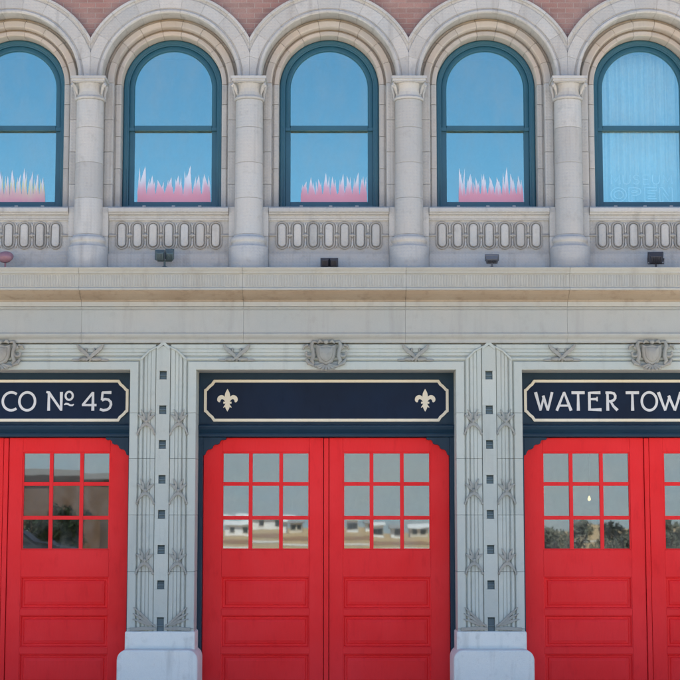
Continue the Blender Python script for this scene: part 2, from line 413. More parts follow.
# ---- carved panels below the windows
def stadium(w, h, n=10):
    r = w/2; pts = []
    for k in range(n+1): a = PI*k/n; pts.append((r*math.cos(a), h/2-r + r*math.sin(a)))
    for k in range(n+1): a = PI+PI*k/n; pts.append((r*math.cos(a), -h/2+r + r*math.sin(a)))
    return pts
hw = HP-.2535
am = MB().box(-hw, hw, .066, .45, 5.53, 6.24)
am.box(-hw, hw, .02, .0655, 5.53, 5.735); am.box(-hw, hw, .035, .0655, 5.7355, 5.757)
am.box(-hw, hw, .03, .0655, 6.192, 6.24); am.box(-hw, hw, .04, .0655, 6.172, 6.1915)
zc = 5.982; dxo = .199; gm = MB()
for k in range(7):
    x = (k-3)*dxo
    pad = stadium(.098, .300)
    gm.loft([[(x+a, .066, zc+b) for a, b in pad], [(x+a*.95, .030, zc+b*.98) for a, b in pad], [(x+a*.75, .022, zc+b*.93) for a, b in pad]])
boss = gm
gm = MB()
for k in range(7):
    x = (k-3)*dxo
    gm.tube([(x+a, .056, zc+b) for a, b in stadium(.138, .338)], .0125, 8, True)
    if k < 6:
        gm.tube([(x+.064, .050, zc), (x+dxo/2, .040, zc), (x+dxo-.064, .050, zc)], .017, 8)
        gm.ball((x+dxo/2, .05, zc), .020, .026, .032)
for s in (-1, 1): gm.tube([(s*(3*dxo+.064), .05, zc), (s*(hw-.005), .052, zc)], .014, 8)
chain = gm
gm = MB()
for k in range(6):
    x = (k-3)*dxo
    for s in (-1, 1):
        gm.tube([(x+dxo/2, .060, zc+s*.06), (x+dxo/2, .050, zc+s*.125), (x+dxo/2-.022, .058, zc+s*.165)], [.008,.016,.006], 6)
        gm.tube([(x+dxo/2, .060, zc+s*.12), (x+dxo/2+.022, .058, zc+s*.165)], [.014,.006], 6)
        gm.ball((x+dxo/2, .06, zc+s*.062), .014, .014, .03)
am.merge(gm)
apron0 = obj('parapet_panel', am, M['terra'], station, .003)
obj('oval_boss', boss, M['terra'], apron0, 0, True); obj('oval_chain', chain, M['dark_chain'], apron0, 0, True)

# ---- windows
def arc_pts(r, z0, n=32):
    p = [(r, z0)]
    for k in range(n+1): a = PI*k/n; p.append((r*math.cos(a), SPRING + r*math.sin(a)))
    p.append((-r, z0)); return p
def frame_mb(prof, z0, n=36):    # profile (r, y) run up one side, round the head and down
    rings = [[(r, y, z0) for r, y in prof]]
    for k in range(n+1):
        a = PI*k/n; rings.append([(r*math.cos(a), y, SPRING+r*math.sin(a)) for r, y in prof])
    rings.append([(-r, y, z0) for r, y in prof])
    return MB().loft(rings)
ZB = 6.350
fm = frame_mb([(.645,.540),(.645,.405),(.632,.395),(.612,.395),(.604,.408),(.596,.408),(.590,.422),(.572,.422),(.572,.540)], ZB)
fm.box(-.5715, .5715, .415, .540, ZB, ZB+.088)
win0 = obj('window', fm, M['teal'], station, .003, True)
RAIL = 7.475
um = MB()                                 # upper sash, outside the lower one
prof = [(.571,.480),(.571,.442),(.562,.436),(.515,.436),(.509,.442),(.503,.456),(.503,.480)]
rings = [[(r, y, RAIL) for r, y in prof]]
for k in range(37):
    a = PI*k/36; rings.append([(r*math.cos(a), y, SPRING+r*math.sin(a)) for r, y in prof])
rings.append([(-r, y, RAIL) for r, y in prof]); um.loft(rings)
um.box(-.5025, .5025, .432, .480, RAIL-.045, RAIL+.02)
um.box(-.571, -.503, .435, .480, RAIL-.045, RAIL-.0005); um.box(.503, .571, .435, .480, RAIL-.045, RAIL-.0005)
obj('sash', um, M['teal'], win0, .002, True)
lm = MB()
for s in (-1, 1): lm.box(min(s*.503,s*.571), max(s*.503,s*.571), .485, .525, ZB+.089, RAIL+.01)
lm.box(-.5025, .5025, .485, .525, ZB+.089, ZB+.148); lm.box(-.5025, .5025, .485, .525, RAIL-.04, RAIL+.01)
low = obj('sash', lm, M['teal'], win0, .002)
for x in (-.36, .02, .36): obj('window_catch', MB().box(x-.022, x+.022, .398, .4145, ZB+.070, ZB+.084), M['catch'], win0, .003)
def glass_upper():
    pts = arc_pts(.508, RAIL+.01); return MB().prism(pts, .464, .468)
obj('glass', glass_upper(), M['glass'], win0)
obj('glass', MB().box(-.507, .507, .504, .508, ZB+.14, RAIL-.03), M['glass'], win0)
slm = MB().sweep_x([(.55,6.348),(.0,6.342),(-.035,6.330),(-.045,6.318),(-.045,6.275),(-.03,6.262),(-.012,6.258),(-.005,6.2405),(.55,6.2405)], -hw+.002, hw-.002)
obj('sill', slm, M['terra'], win0, .003)
for i in (-3,-2,-1,1,2,3):
    for o in (arch0, *jambs, apron0, win0): copy_tree(o, station, i*WP)
for i in range(-3, 4):
    if i != 0: copy_tree(col0, station, HP + i*WP)
copy_tree(col0, station, HP - 4*WP)
col0.location.x = HP
for o in kids(station):
    if o.name.split('.')[0] in ('window_arch', 'window_jamb', 'parapet_panel', 'window', 'column', 'brick_wall'): o.location.x += UX
for s in (-1, 1): obj('corner_block', MB().box(min(s*(7*HP+.26), s*XW), max(s*(7*HP+.26), s*XW), .02, .46, 5.53, 7.995), M['terra'], station, .005)

# ---- cornice and frieze, in two metre blocks with open joints
def blocks(prof, xs, gap=.0011):
    m = MB()
    for a, b in zip(xs[:-1], xs[1:]): m.sweep_x(prof, a+gap, b-gap)
    return m
xs = [-XW] + [HP + k*WP - .02 for k in range(-4, 4)] + [XW]
corn = [(.5,5.515),(-.10,5.522),(-.36,5.512),(-.402,5.506),(-.408,5.498),(-.400,5.488),(-.385,5.472),(-.366,5.458),(-.362,5.452),(-.362,5.436),(-.345,5.430),(-.332,5.426),(-.332,5.262),(-.345,5.256),(-.350,5.25),(-.350,5.232),(-.338,5.226),(-.318,5.224),(-.306,5.232),(-.28,5.240),(-.10,5.240),(-.10,5.108),(-.094,5.06),(-.5*0-.086,5.053),(.5,5.053)]
cor = obj('cornice', blocks(corn, xs), M['cornice'], station, .003)
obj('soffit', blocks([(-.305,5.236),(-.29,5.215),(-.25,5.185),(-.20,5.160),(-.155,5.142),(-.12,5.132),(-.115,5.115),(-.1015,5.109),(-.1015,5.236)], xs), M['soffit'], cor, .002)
reeds = {}; x = -XW+.02
while x < XW-.02:
    if min(abs(x+.016-q) for q in xs) > .03: reeds.setdefault(sum(q < x for q in xs), MB()).loft([[(x+a, -.3315-d, z) for a, d in ((0,0),(.006,.006),(.013,.009),(.020,.006),(.026,0))] for z in (5.275, 5.415)])
    x += .033
for rm in reeds.values(): obj('reeding', rm, M['cornice'], cor)
for q in ((-XW+.01, XW-.01, -.31, .3, 5.26, 5.49), (-XW+.01, XW-.01, -.075, .3, 5.06, 5.2)): obj('joint', MB().box(*q), M['joint'], cor)
fr = [(.5,5.05),(-.070,5.05),(-.070,5.030),(-.052,5.026),(-.052,5.016),(-.064,5.010),(-.064,4.722),(-.082,4.716),(-.086,4.706),(-.084,4.694),(-.070,4.676),(-.048,4.660),(-.030,4.648),(-.022,4.632),(-.022,4.606),(-.012,4.600),(.5,4.600)]
frz = obj('frieze', blocks(fr, xs, .0006), M['frieze'], station, .003)
obj('lintel', MB().box(-XW+.3, XW-.3, .05, .55, 4.262, 4.598), M['frieze'], station)

# ---- moulded surrounds: one profile (offset from the opening, y) mitred round each doorway
DP = [(0,.55),(0,.006),(.006,0),(.098,0),(.104,.008),(.110,.030),(.118,.030),(.122,.012),(.130,.002),(.142,-.002),(.154,.002),(.162,.012),(.166,.030),(.176,.030),(.180,.012),(.214,.012),(.217,.020),(.221,.020),(.224,.008),(.258,.008),(.261,.016),(.265,.016),(.268,.004),(.318,.004),(.326,.018),(.328,.55)]
ZT = 4.264
def surround_mb():
    m = MB()
    for s in (-1, 1):                    # legs, in courses with fine joints
        zz = [.6, 1.05, 1.75, 2.45, 3.15, 3.72]
        for z0, z1 in zip(zz[:-1], zz[1:]): m.loft([[(s*(OPEN+d), y, z0+.0015) for d, y in DP], [(s*(OPEN+d), y, z1-.0015) for d, y in DP]])
        m.loft([[(s*(OPEN+d), y, 3.7215) for d, y in DP], [(s*(OPEN+d), y, ZT+d) for d, y in DP]])
    m.loft([[(-(OPEN+d), y, ZT+d) for d, y in DP], [(OPEN+d, y, ZT+d) for d, y in DP]])
    return m
sur0 = obj('door_surround', surround_mb(), M['pilaster'], station, .002)
# ribbon knots and the cartouche on the head
def knot_mb(cx):
    m = MB(); z = 4.415
    for s in (-1, 1):
        m.ribbon(*smooth([(cx+s*.165, z+.165), (cx+s*.125, z+.110), (cx+s*.06, z+.055), (cx+s*.01, z+.012), (cx-s*.05, z-.035)], [.022,.044,.046,.036,.024]), -.026-.008*(s>0), .02)
        m.ball((cx+s*.075, -.006, z-.016), .072, .028, .026, 12, 8)
        m.ball((cx+s*.175, .002, z-.028), .060, .018, .016, 12, 8)
        m.ball((cx+s*.05, -.004, z+.095), .014, .018, .030, 12, 8)
    m.ball((cx, -.012, z), .030, .030, .034, 12, 8)
    m.ball((cx, .0, z-.038), .018, .014, .014, 12, 8)
    return m
def scroll(m, c, r0, r1, a0, a1, y0, y1, t0, t1, n=22):
    pts = []; ts = []
    for k in range(n+1):
        u = k/n; a = a0+(a1-a0)*u; r = r0+(r1-r0)*u
        pts.append((c[0]+r*math.cos(a), y0+(y1-y0)*u, c[1]+r*math.sin(a))); ts.append(t0+(t1-t0)*u)
    m.tube(pts, ts, 8)
def cartouche_mb():
    m = MB(); z = 4.46
    shield = [(-.125,.125),(-.07,.108),(0,.128),(.07,.108),(.125,.125),(.128,.05),(.118,-.03),(.085,-.10),(.04,-.135),(0,-.15),(-.04,-.135),(-.085,-.10),(-.118,-.03),(-.128,.05)]
    m.loft([[(a, .01, z+b) for a, b in shield], [(a, -.030, z+b) for a, b in shield], [(a*.86, -.046, z+.86*b) for a, b in shield]])
    inner = [(a*.70, b*.70) for a, b in shield]
    m.loft([[(a, -.040, z+b) for a, b in inner], [(a*.93, -.060, z+b*.93) for a, b in inner], [(a*.55, -.074, z+b*.55) for a, b in inner]])
    for s in (-1, 1):
        pts = [(s*.115,.150),(s*.165,.155),(s*.185,.10),(s*.165,.04),(s*.158,-.03),(s*.180,-.085),(s*.150,-.125)]
        m.tube([(a, -.035, z+b) for a, b in pts], [.014,.024,.026,.024,.026,.028,.014], 10)
        scroll(m, (s*.225, z+.015), .075, .018, PI/2 if s > 0 else PI/2, (PI/2+s*1.75*PI), -.02, -.045, .024, .014)
        m.tube([(s*.25,-.015,z-.06),(s*.215,-.03,z-.115),(s*.15,-.03,z-.145)], [.014,.028,.016], 8)
        m.tube([(s*.04,-.03,z+.150),(s*.075,-.045,z+.165),(s*.11,-.04,z+.135)], [.014,.024,.012], 8)
        m.tube([(s*.29,-.005,z+.055),(s*.27,-.02,z+.10),(s*.225,-.02,z+.115)], [.008,.016,.018], 8)
    for k in range(-3, 4):                # shell at the foot
        a = -PI/2 + k*.36
        m.tube([(.03*math.cos(a)*1.2, -.045, z-.115+.03*math.sin(a)), (.13*math.cos(a), -.062, z-.115+.085*math.sin(a)), (.165*math.cos(a), -.045, z-.112+.098*math.sin(a))], [.012,.022,.014], 8)
    m.ball((0, -.06, z+.15), .032, .028, .028)
    return m
car0 = obj('cartouche', cartouche_mb(), M['ornament'], station, 0, True)
kn0 = obj('ribbon_knot', knot_mb(0), M['ornament'], station, .003, True)
for i in (-1, 0, 1):
    if i: copy_tree(sur0, station, i*PITCH); copy_tree(car0, station, i*PITCH)
    for s in (-1, 1):
        if (i, s) != (0, 1): copy_tree(kn0, station, i*PITCH + s*1.125)
kn0.location.x = 1.125

# ---- pilaster centre strips with studs, leaves and plinth guards
pm = MB(); hwid = PITCH/2-OPEN-.328
studs = [4.195-.4345*k for k in range(8)]
edges = [ZT+.30]
for k, z in enumerate(studs):
    hh = .054 if k < 7 else .098
    if k == 7: z -= .06
    edges += [z+hh, z-hh]
edges.append(1.02)
for k in range(0, len(edges)-1, 2):
    if edges[k]-edges[k+1] > .002: pm.box(-hwid, hwid, -.006, .5, edges[k+1], edges[k])
pm.box(-hwid, hwid, .055, .5, 1.02, ZT+.3)
for s in (-1, 1):
    for k in range(1, len(edges)-1, 2):
        pm.box(min(s*.044,s*hwid), max(s*.044,s*hwid), -.005, .0545, edges[k+1], edges[k])
pm.prism([(-.085,4.545),(0,4.63),(.085,4.545),(.075,4.515),(0,4.575),(-.075,4.515)], -.020, -.0065)
pil0 = obj('pilaster', pm, M['pilaster'], station, .002)
st = []
for k, z in enumerate(studs):
    hh = .054
    if k == 7: z -= .06; hh = .098
    sm = MB().loft([[(-.043,.054,-hh+.001),(.043,.054,-hh+.001),(.043,.054,hh-.001),(-.043,.054,hh-.001)], [(-.041,.012,-hh+.004),(.041,.012,-hh+.004),(.041,.034,hh-.02),(-.041,.034,hh-.02)]])
    sm.box(-.042,.042,-.004,.02,-.008,.006)
    obj('stud', sm, M['slate'], pil0, .002, loc=(0,0,z))
for s in (-1, 1):
    cx = s*(hwid+.328-.21)
    for zt in (3.565, 2.70, 1.835):
        lv = MB()
        lv.ribbon(*smooth([(cx-.105,zt-.10),(cx-.07,zt-.035),(cx,zt+.015),(cx+.07,zt-.035),(cx+.105,zt-.10)], [.014,.030,.036,.030,.014]), -.022, .004)
        lv.ribbon([(cx-.10,zt-.06),(cx-.05,zt+.01),(cx,zt+.055),(cx+.05,zt+.01),(cx+.10,zt-.06)], [.006,.012,.016,.012,.006], -.008, .006)
        for q in (-1, 1):
            lv.ribbon([(cx+q*.01,zt+.045),(cx+q*.055,zt+.10),(cx+q*.105,zt+.135)], [.014,.040,.010], -.016-.001*q, .006)
            lv.ribbon([(cx+q*.02,zt+.06),(cx+q*.03,zt+.13),(cx+q*.065,zt+.20)], [.012,.032,.008], -.014-.001*q, .006)
            lv.ball((cx+q*.105, -.004, zt-.105), .016, .016, .02)
        lv.ball((cx, -.008, zt+.05), .018, .02, .03)
        obj('leaf_ornament', lv, M['ornament'], pil0, .003, True)
    lv = MB()
    for j, (dx, dz, w) in enumerate(((.33,.245,.030),(.34,.17,.034),(.345,.10,.036))):
        lv.ribbon([(s*.06,1.075+.012*j),(s*.15,1.075+dz*.30),(s*.25,1.075+dz*.68),(s*dx,1.07+dz)], [.014,w,w,.010], -.020+.003*j, .006)
    lv.ribbon([(s*.05,1.055),(s*.20,1.055),(s*.375,1.045)], [.03,.045,.04], -.026, .004)
    obj('leaf_ornament', lv, M['ornament'], pil0, .003, True)
    # bead along the mitre of the moulded surrounds
    obj('mitre_bead', MB().tube([(s*(hwid+.20), -.002, ZT+.128), (s*(hwid+.09), -.004, ZT+.238), (s*.02, -.006, ZT+.318)], [.016,.014,.010], 8), M['pilaster'], pil0, 0, True)
# plinth: upright block, then a wheel guard with rounded shoulders
gp = MB().box(-.432, .432, -.045, .55, .02, 1.022)
gl = [(-.49,.0),(-.49,.66)]
for k in range(11): a = PI - k*PI/20; gl.append((-.375+.115*math.cos(a), .690+.125*math.sin(a)))
rest = [(-x, z) for x, z in reversed(gl)]
gp.prism(gl+rest, -.34, .42)
obj('plinth', gp, M['plinth'], pil0, .022, True, segs=3)
for i in (-3,-1,3): copy_tree(pil0, station, i*PITCH/2)
pil0.location.x = PITCH/2
for s in (-1, 1): obj('corner_pier', MB().box(min(s*(1.5*PITCH+.42), s*XW), max(s*(1.5*PITCH+.42), s*XW), .01, .55, 0, 4.598), M['pilaster'], station, .005)

# ---- door frames, transoms, doors
def leaf_mb():                            # right-hand leaf, x 0..W
    W = 1.567; m = MB(); y0, y1 = .50, .56
    wx0, wx1, wz0, wz1 = .213, 1.330, 2.012, 3.252
    st = [(.037, wx0), (wx1, W)]
    for a, b in st: m.box(a, b, y0, y1, .03, 3.432)
    m.box(wx0+.0005, wx1-.0005, y0+.0006, y1, wz1, 3.432)
    rails = [(1.672, wz0), (1.190, 1.268), (.708, .786), (.03, .302)]
    for a, b in rails: m.box(wx0+.0005, wx1-.0005, y0+.0006, y1, a, b)
    return m, (wx0, wx1, wz0, wz1), [(1.268,1.672),(.786,1.190),(.302,.708)]
def make_leaf(s):
    m, (a, b, z0, z1), pans = leaf_mb()
    if s < 0: m = MB().merge(m, True)
    d = obj('door', m, M['red'], station, .004)
    for p0, p1 in pans:
        q = MB()
        A = [(a+.0006,p0+.0006),(b-.0006,p0+.0006),(b-.0006,p1-.0006),(a+.0006,p1-.0006)]
        def ins(pl, t): return [(pl[0][0]+t,pl[0][1]+t),(pl[1][0]-t,pl[1][1]+t),(pl[2][0]-t,pl[2][1]-t),(pl[3][0]+t,pl[3][1]-t)]
        q.loft([[(x,.559,z) for x,z in A], [(x,.509,z) for x,z in A], [(x,.512,z) for x,z in ins(A,.010)], [(x,.540,z) for x,z in ins(A,.022)], [(x,.542,z) for x,z in ins(A,.044)], [(x,.530,z) for x,z in ins(A,.054)], [(x,.522,z) for x,z in ins(A,.090)]])
        if s < 0: q = MB().merge(q, True)
        obj('door_panel', q, M['red'], d)
    g = MB()                               # glazing bars and the bead round the light
    bw = .048; w = (b-a-2*bw)/3; h = (z1-z0-2*bw)/3
    for k in (1, 2):
        x = a + k*w + (k-1)*bw
        g.box(x, x+bw, .512, .552, z0, z1)
        z = z0 + k*h + (k-1)*bw
        for j in range(3):
            xx = a + j*(w+bw); g.box(xx+.0005, xx+w-.0005, .5125, .552, z, z+bw)
    for q0, q1, r0, r1 in ((a,a+.016,z0,z1),(b-.016,b,z0,z1)): g.box(q0+.0006, q1, .508, .552, r0+.0006, r1-.0006)
    g.box(a+.017, b-.017, .5085, .552, z0+.0006, z0+.016); g.box(a+.017, b-.017, .5085, .552, z1-.016, z1-.0006)
    if s < 0: g = MB().merge(g, True)
    obj('glazing_bar', g, M['red'], d, .003)
    p = MB()
    for i in range(3):
        for j in range(3):
            xx = a + i*(w+bw); zz = z0 + j*(h+bw)
            t = random.uniform(-.0010, .0010); u = random.uniform(-.0006, .0006)
            p.loft([[(xx-.004,.534+t,zz-.004),(xx+w+.004,.534-t,zz-.004),(xx+w+.004,.534-t+u,zz+h+.004),(xx-.004,.534+t+u,zz+h+.004)], [(xx-.004,.538+t,zz-.004),(xx+w+.004,.538-t,zz-.004),(xx+w+.004,.538-t+u,zz+h+.004),(xx-.004,.538+t+u,zz+h+.004)]])
    if s < 0: p = MB().merge(p, True)
    obj('glass', p, M['doorglass'], d)
    return d
leaves = [make_leaf(-1), make_leaf(1)]
ast = MB().box(-.0295, .0295, .484, .56, .03, 3.430)
ast0 = obj('meeting_strip', ast, M['red'], station, .006)
fm = MB()
for s in (-1, 1): fm.box(min(s*1.571,s*1.6285), max(s*1.571,s*1.6285), .42, .60, .0, 3.44)
fm.box(-1.6285, 1.6285, .43, .60, 3.4405, 4.2625)
fm.sweep_x([(.4295,3.4405),(.405,3.4405),(.398,3.45),(.398,3.475),(.405,3.49),(.395,3.50),(.372,3.535),(.360,3.565),(.360,3.585),(.375,3.595),(.4295,3.60)], -1.628, 1.628)
dfr0 = obj('door_frame', fm, M['navy'], station, .004)
def bracket_mb(s):
    pl = [(1.570,3.4395),(1.28,3.4395),(1.275,3.415),(1.30,3.40),(1.335,3.405),(1.355,3.385),(1.36,3.36),(1.385,3.345),(1.42,3.345),(1.445,3.325),(1.45,3.30),(1.475,3.285),(1.51,3.28),(1.53,3.255),(1.545,3.215),(1.570,3.205)]
    return MB().prism([(s*x, z) for x, z in pl], .425, .475)
for s in (-1, 1): obj('corner_bracket', bracket_mb(s), M['navy'], dfr0, .004)
for i in (-1, 1):
    for o in leaves + [ast0, dfr0]: copy_tree(o, station, i*PITCH)

# ------------------------------------------------------------------ painted signboards
Y0 = .4298     # the face of the transom
def arc(cx, cy, rx, ry, a0, a1, n=14):
    return [(cx+rx*math.cos(math.radians(a0+(a1-a0)*k/n)), cy+ry*math.sin(math.radians(a0+(a1-a0)*k/n))) for k in range(n+1)]
# glyphs: (advance width, [strokes]) on a unit cap height; a stroke is (points, width factors or None)
G = {
 'C': (.80, [(arc(.44,.5,.40,.48,52,308,22), None)]),
 'O': (.86, [(arc(.43,.5,.40,.48,90,450,30), None)]),
 'N': (.80, [([(.12,0),(.12,1)], [1.15,.9]), ([(.0,1.0),(.12,.97),(.70,.03)], [.8,1.05,.9]), ([(.70,1),(.70,.0)], [1.2,.9])]),
 '4': (.82, [([(.60,0),(.60,1.0)], [1.2,.9]), ([(.60,.98),(.04,.30)], [.9,.9]), ([(.0,.30),(.80,.30)], [.85,1.0])]),
 '5': (.66, [([(.58,.97),(.14,.97)], [1.2,.9]), ([(.16,.99),(.13,.56)], [.9,.9]), ([(.13,.55),(.28,.62),(.44,.59),(.55,.47),(.57,.32),(.51,.15),(.38,.05),(.20,.02),(.04,.08)], None)]),
 'W': (1.16, [([(.0,.99),(.32,.0)], [1.3,.8]), ([(.32,.02),(.56,.80)], [.8,.8]), ([(.50,.80),(.80,.02)], [1.1,.9]), ([(.80,.0),(1.10,.99)], [.8,1.1])]),
 'A': (.86, [([(.0,0),(.42,.99)], [1.1,.8]), ([(.42,1.0),(.80,.0)], [.8,1.2]), ([(.13,.27),(.70,.27)], [.8,.8])]),
 'T': (.78, [([(.0,.96),(.78,.96)], [1.15,1.15]), ([(.39,.92),(.39,.0)], [.85,1.25])]),
 'E': (.70, [([(.14,1),(.14,.0)], [1.1,1.1]), ([(.14,.96),(.66,.96)], [.8,1.2]), ([(.14,.055),(.70,.055)], [.8,1.3]), ([(.14,.62),(.50,.62)], [.8,1.1]), ([(.50,.74),(.50,.50)], [.5,.5])]),
 'R': (.74, [([(.12,1),(.12,.0)], [.95,1.2]), ([(.0,.96),(.32,.96),(.50,.92),(.58,.80),(.57,.66),(.48,.56),(.30,.50),(.12,.50)], None), ([(.30,.49),(.46,.24),(.70,.02)], [.8,1.0,1.2])]),
}
def letters(m, ch, x0, x1, z0, h, t, yb, n=[0]):
    w, strokes = G[ch]
    xs_ = [p[0] for s, _ in strokes for p in s]; lo, hi = min(xs_), max(xs_)
    for i, (s, ws) in enumerate(strokes):
        pts = [(x0+t/2*.9 + (p[0]-lo)/(hi-lo)*(x1-x0-t*.9), z0+t*.35 + p[1]*(h-t*.7)) for p in s]
        W = [t*k for k in ws] if ws else t
        m.ribbon(pts, W, yb-.004-.0007*i, yb+.004)
def border_mb():
    a, z0, z1 = 1.545, 3.655, 4.155
    q = [(a,z0+.145),(a,z0+.155)]
    def corner(sx, zc, sz):
        # short step, concave quarter, short step
        return [(sx*a, zc+sz*.118), (sx*(a-.020), zc+sz*.106), (sx*(a-.032), zc+sz*.090), (sx*(a-.060), zc+sz*.062), (sx*(a-.088), zc+sz*.040), (sx*(a-.100), zc+sz*.020), (sx*(a-.114), zc)]
    pts = corner(-1, z1, -1) + list(reversed(corner(1, z1, -1))) + corner(1, z0, 1) + list(reversed(corner(-1, z0, 1)))
    pts.append(pts[0])
    m = MB().ribbon(pts, .036, Y0-.024, Y0-.012)
    inner = [(x*.987, 3.905+(z-3.905)*.955) for x, z in pts[:-1]]
    return m, pts[:-1]
def signboard(bx, label):
    e = empty('signboard', (bx, 0, 0), label, 'sign', 'painted signboards over the doors')
    bmb, pl = border_mb()
    obj('board', MB().prism(pl, Y0-.018, Y0-.0006), M['board'], e, 0)
    obj('border', bmb, M['cream'], e, .003)
    return e
ZL = 3.765; HL = .262; TL = .0315
X = lambda px: .175 + (px-340)/78.3      # photo column to metres on the sign face
s1 = signboard(-PITCH, 'navy signboard ending in the white words CO Nº 45')
lt = MB()
for ch, a, b in (('C',1.5,17.5),('O',18.2,36)): letters(lt, ch, X(a)+PITCH, X(b)+PITCH, ZL, HL, TL, Y0-.019)
obj('lettering', lt, M['letter'], s1); lt = MB()
for ch, a, b in (('4',80.8,97.6),('5',98.8,112.3)): letters(lt, ch, X(a)+PITCH, X(b)+PITCH, ZL, HL, TL, Y0-.019)
obj('lettering', lt, M['letter'], s1); lt = MB()
for ch, a, b in (('N',45,62.3),): letters(lt, ch, X(a)+PITCH, X(b)+PITCH, ZL, HL, TL, Y0-.019)
ox = (X(64)+X(74))/2+PITCH
lt.ribbon([(ox+p[0], ZL+HL*.77+p[1]) for p in arc(0,0,.046,.052,90,450,20)], .026, Y0-.023, Y0-.015)
lt.ribbon([(ox-.062,ZL+.088),(ox-.04,ZL+.100),(ox-.012,ZL+.096),(ox+.016,ZL+.080),(ox+.042,ZL+.080),(ox+.062,ZL+.094)], [.014,.024,.024,.022,.022,.012], Y0-.023, Y0-.015)
obj('lettering', lt, M['letter'], s1)
s2 = signboard(0, 'navy signboard with a cream fleur-de-lis at each end and no words')
def fleur():
    m = MB()
    m.ribbon(*smooth([(0,.148),(0,.095),(0,.04),(0,-.02)], [.004,.056,.066,.034]), -.026, -.017)
    for s in (-1, 1):
        m.ribbon(*smooth([(s*.014,-.024),(s*.036,.022),(s*.068,.044),(s*.098,.034),(s*.108,.004),(s*.098,-.020)], [.016,.034,.050,.052,.044,.014]), -.0250-.0004*s, -.017)
        m.ribbon([(s*.012,-.035),(s*.030,-.070),(s*.052,-.088)], [.018,.022,.006], -.0245-.0004*s, -.017)
    m.ribbon([(-.052,-.026),(.052,-.026)], .024, -.028, -.017)
    m.ribbon(*smooth([(0,-.03),(0,-.085),(0,-.138)], [.034,.054,.004]), -.0262, -.017)
    return m
for s in (-1, 1):
    obj('fleur_de_lis', fleur(), M['cream'], s2, loc=(s*1.263, Y0+.002, 3.905))
s3 = signboard(PITCH, 'navy signboard lettered WATER TOW in white')
lt = MB()
for ch, a, b in (('W',534.6,553.4),('A',555.6,572.2),('T',570.6,586),('E',588.4,602.6),('R',604.6,618.6)): letters(lt, ch, X(a)-PITCH, X(b)-PITCH, ZL, HL, TL, Y0-.019)
obj('lettering', lt, M['letter'], s3); lt = MB()
for ch, a, b in (('T',624.8,640.4),('O',640.8,658),('W',657.6,682)): letters(lt, ch, X(a)-PITCH, X(b)-PITCH, ZL, HL, TL, Y0-.019)
obj('lettering', lt, M['letter'], s3)

# ------------------------------------------------------------------ floodlights on the cornice
def floodlight(x, kind, mat, label, y=-.17, turn=0.0):
    e = empty('floodlight', (x, y, 5.520), label, 'floodlight', 'floodlights standing on the cornice'); e.rotation_euler.z = turn
    def head(w, h, d, z, tilt, dx=0, rnd=.018):
        bm = MB()
        sec = lambda k, y: [(dx-k*w/2,y,-h/2*k),(dx+k*w/2,y,-h/2*k),(dx+k*w/2,y,h/2*k),(dx-k*w/2,y,h/2*k)]
        bm.loft([sec(.72,-d*.55), sec(.84,-d*.45), sec(.97,d*.2), sec(1.06,d*.24), sec(1.06,d*.45)])
        for k in range(5):
            xx = dx - w*.3 + k*w*.15; bm.box(xx-.004, xx+.004, -d*.68, -d*.5, -h*.30, h*.30)
        R = Matrix.Rotation(tilt, 3, 'X')
        bm.v = [tuple(R @ Vector(v) + Vector((0,0,z))) for v in bm.v]
        o = obj('housing', bm, mat, e, .006)
        lm = MB().box(dx-w*.46, dx+w*.46, d*.4505, d*.47, -h*.44, h*.44)
        lm.v = [tuple(R @ Vector(v) + Vector((0,0,z))) for v in lm.v]
        obj('lens', lm, M['lens'], o)
    if kind == 'single':
        head(.185, .125, .12, .135, math.radians(28))
        yk = MB().tube([(0,0,.0),(0,0,.06)], .014, 10).tube([(-.10,0,.13),(-.10,0,.062),(.10,0,.062),(.10,0,.13)], .008, 8).lathe([(.05,0),(.05,.012),(.02,.018)], n=18)
    elif kind == 'double':
        head(.115, .125, .12, .165, math.radians(22), -.062); head(.105, .125, .12, .172, math.radians(30), .062)
        yk = MB().tube([(0,0,.0),(0,0,.105)], .013, 10).tube([(-.09,0,.10),(.09,0,.10)], .011, 8).lathe([(.055,0),(.055,.014),(.022,.03)], n=18)
    elif kind == 'low':
        head(.105, .105, .11, .075, math.radians(15), -.056); head(.105, .105, .11, .075, math.radians(15), .056)
        yk = MB().tube([(-.09,0,.02),(.09,0,.02)], .011, 8).lathe([(.05,0),(.05,.012),(.02,.02)], n=18)
    elif kind == 'flat':
        head(.165, .120, .075, .120, math.radians(62))
        yk = MB().tube([(0,0,.0),(0,0,.085)], .013, 10).tube([(-.075,0,.11),(-.06,0,.07),(.06,0,.07),(.075,0,.11)], .008, 8).lathe([(.058,0),(.058,.012),(.022,.024)], n=18)
    else:
        bm = MB().lathe([(.012,-.07),(.055,-.066),(.082,-.045),(.090,0),(.092,.035),(.086,.05)], n=24, axis='y')
        R = Matrix.Rotation(math.radians(30), 3, 'X'); bm.v = [tuple(R @ Vector((v[0]*1.06, v[1], v[2]*.72)) + Vector((0,0,.145))) for v in bm.v]
        o = obj('housing', bm, mat, e, 0, True)
        lm = MB().lathe([(.078,.0502),(.07,.058),(.002,.062)], n=24, axis='y'); lm.v = [tuple(R @ Vector((v[0]*1.06, v[1], v[2]*.72)) + Vector((0,0,.145))) for v in lm.v]
        obj('lens', lm, M['lens'], o)
        yk = MB().tube([(0,0,.0),(0,0,.085)], .012, 10).lathe([(.05,0),(.05,.012),(.02,.02)], n=18)
    obj('bracket', yk, mat, e, 0, True)
XF = lambda px: .175 + (px-340)/80.0
floodlight(XF(4), 'round', M['fix_pink'], 'faded mauve round-headed floodlight on the cornice, the only pinkish one')
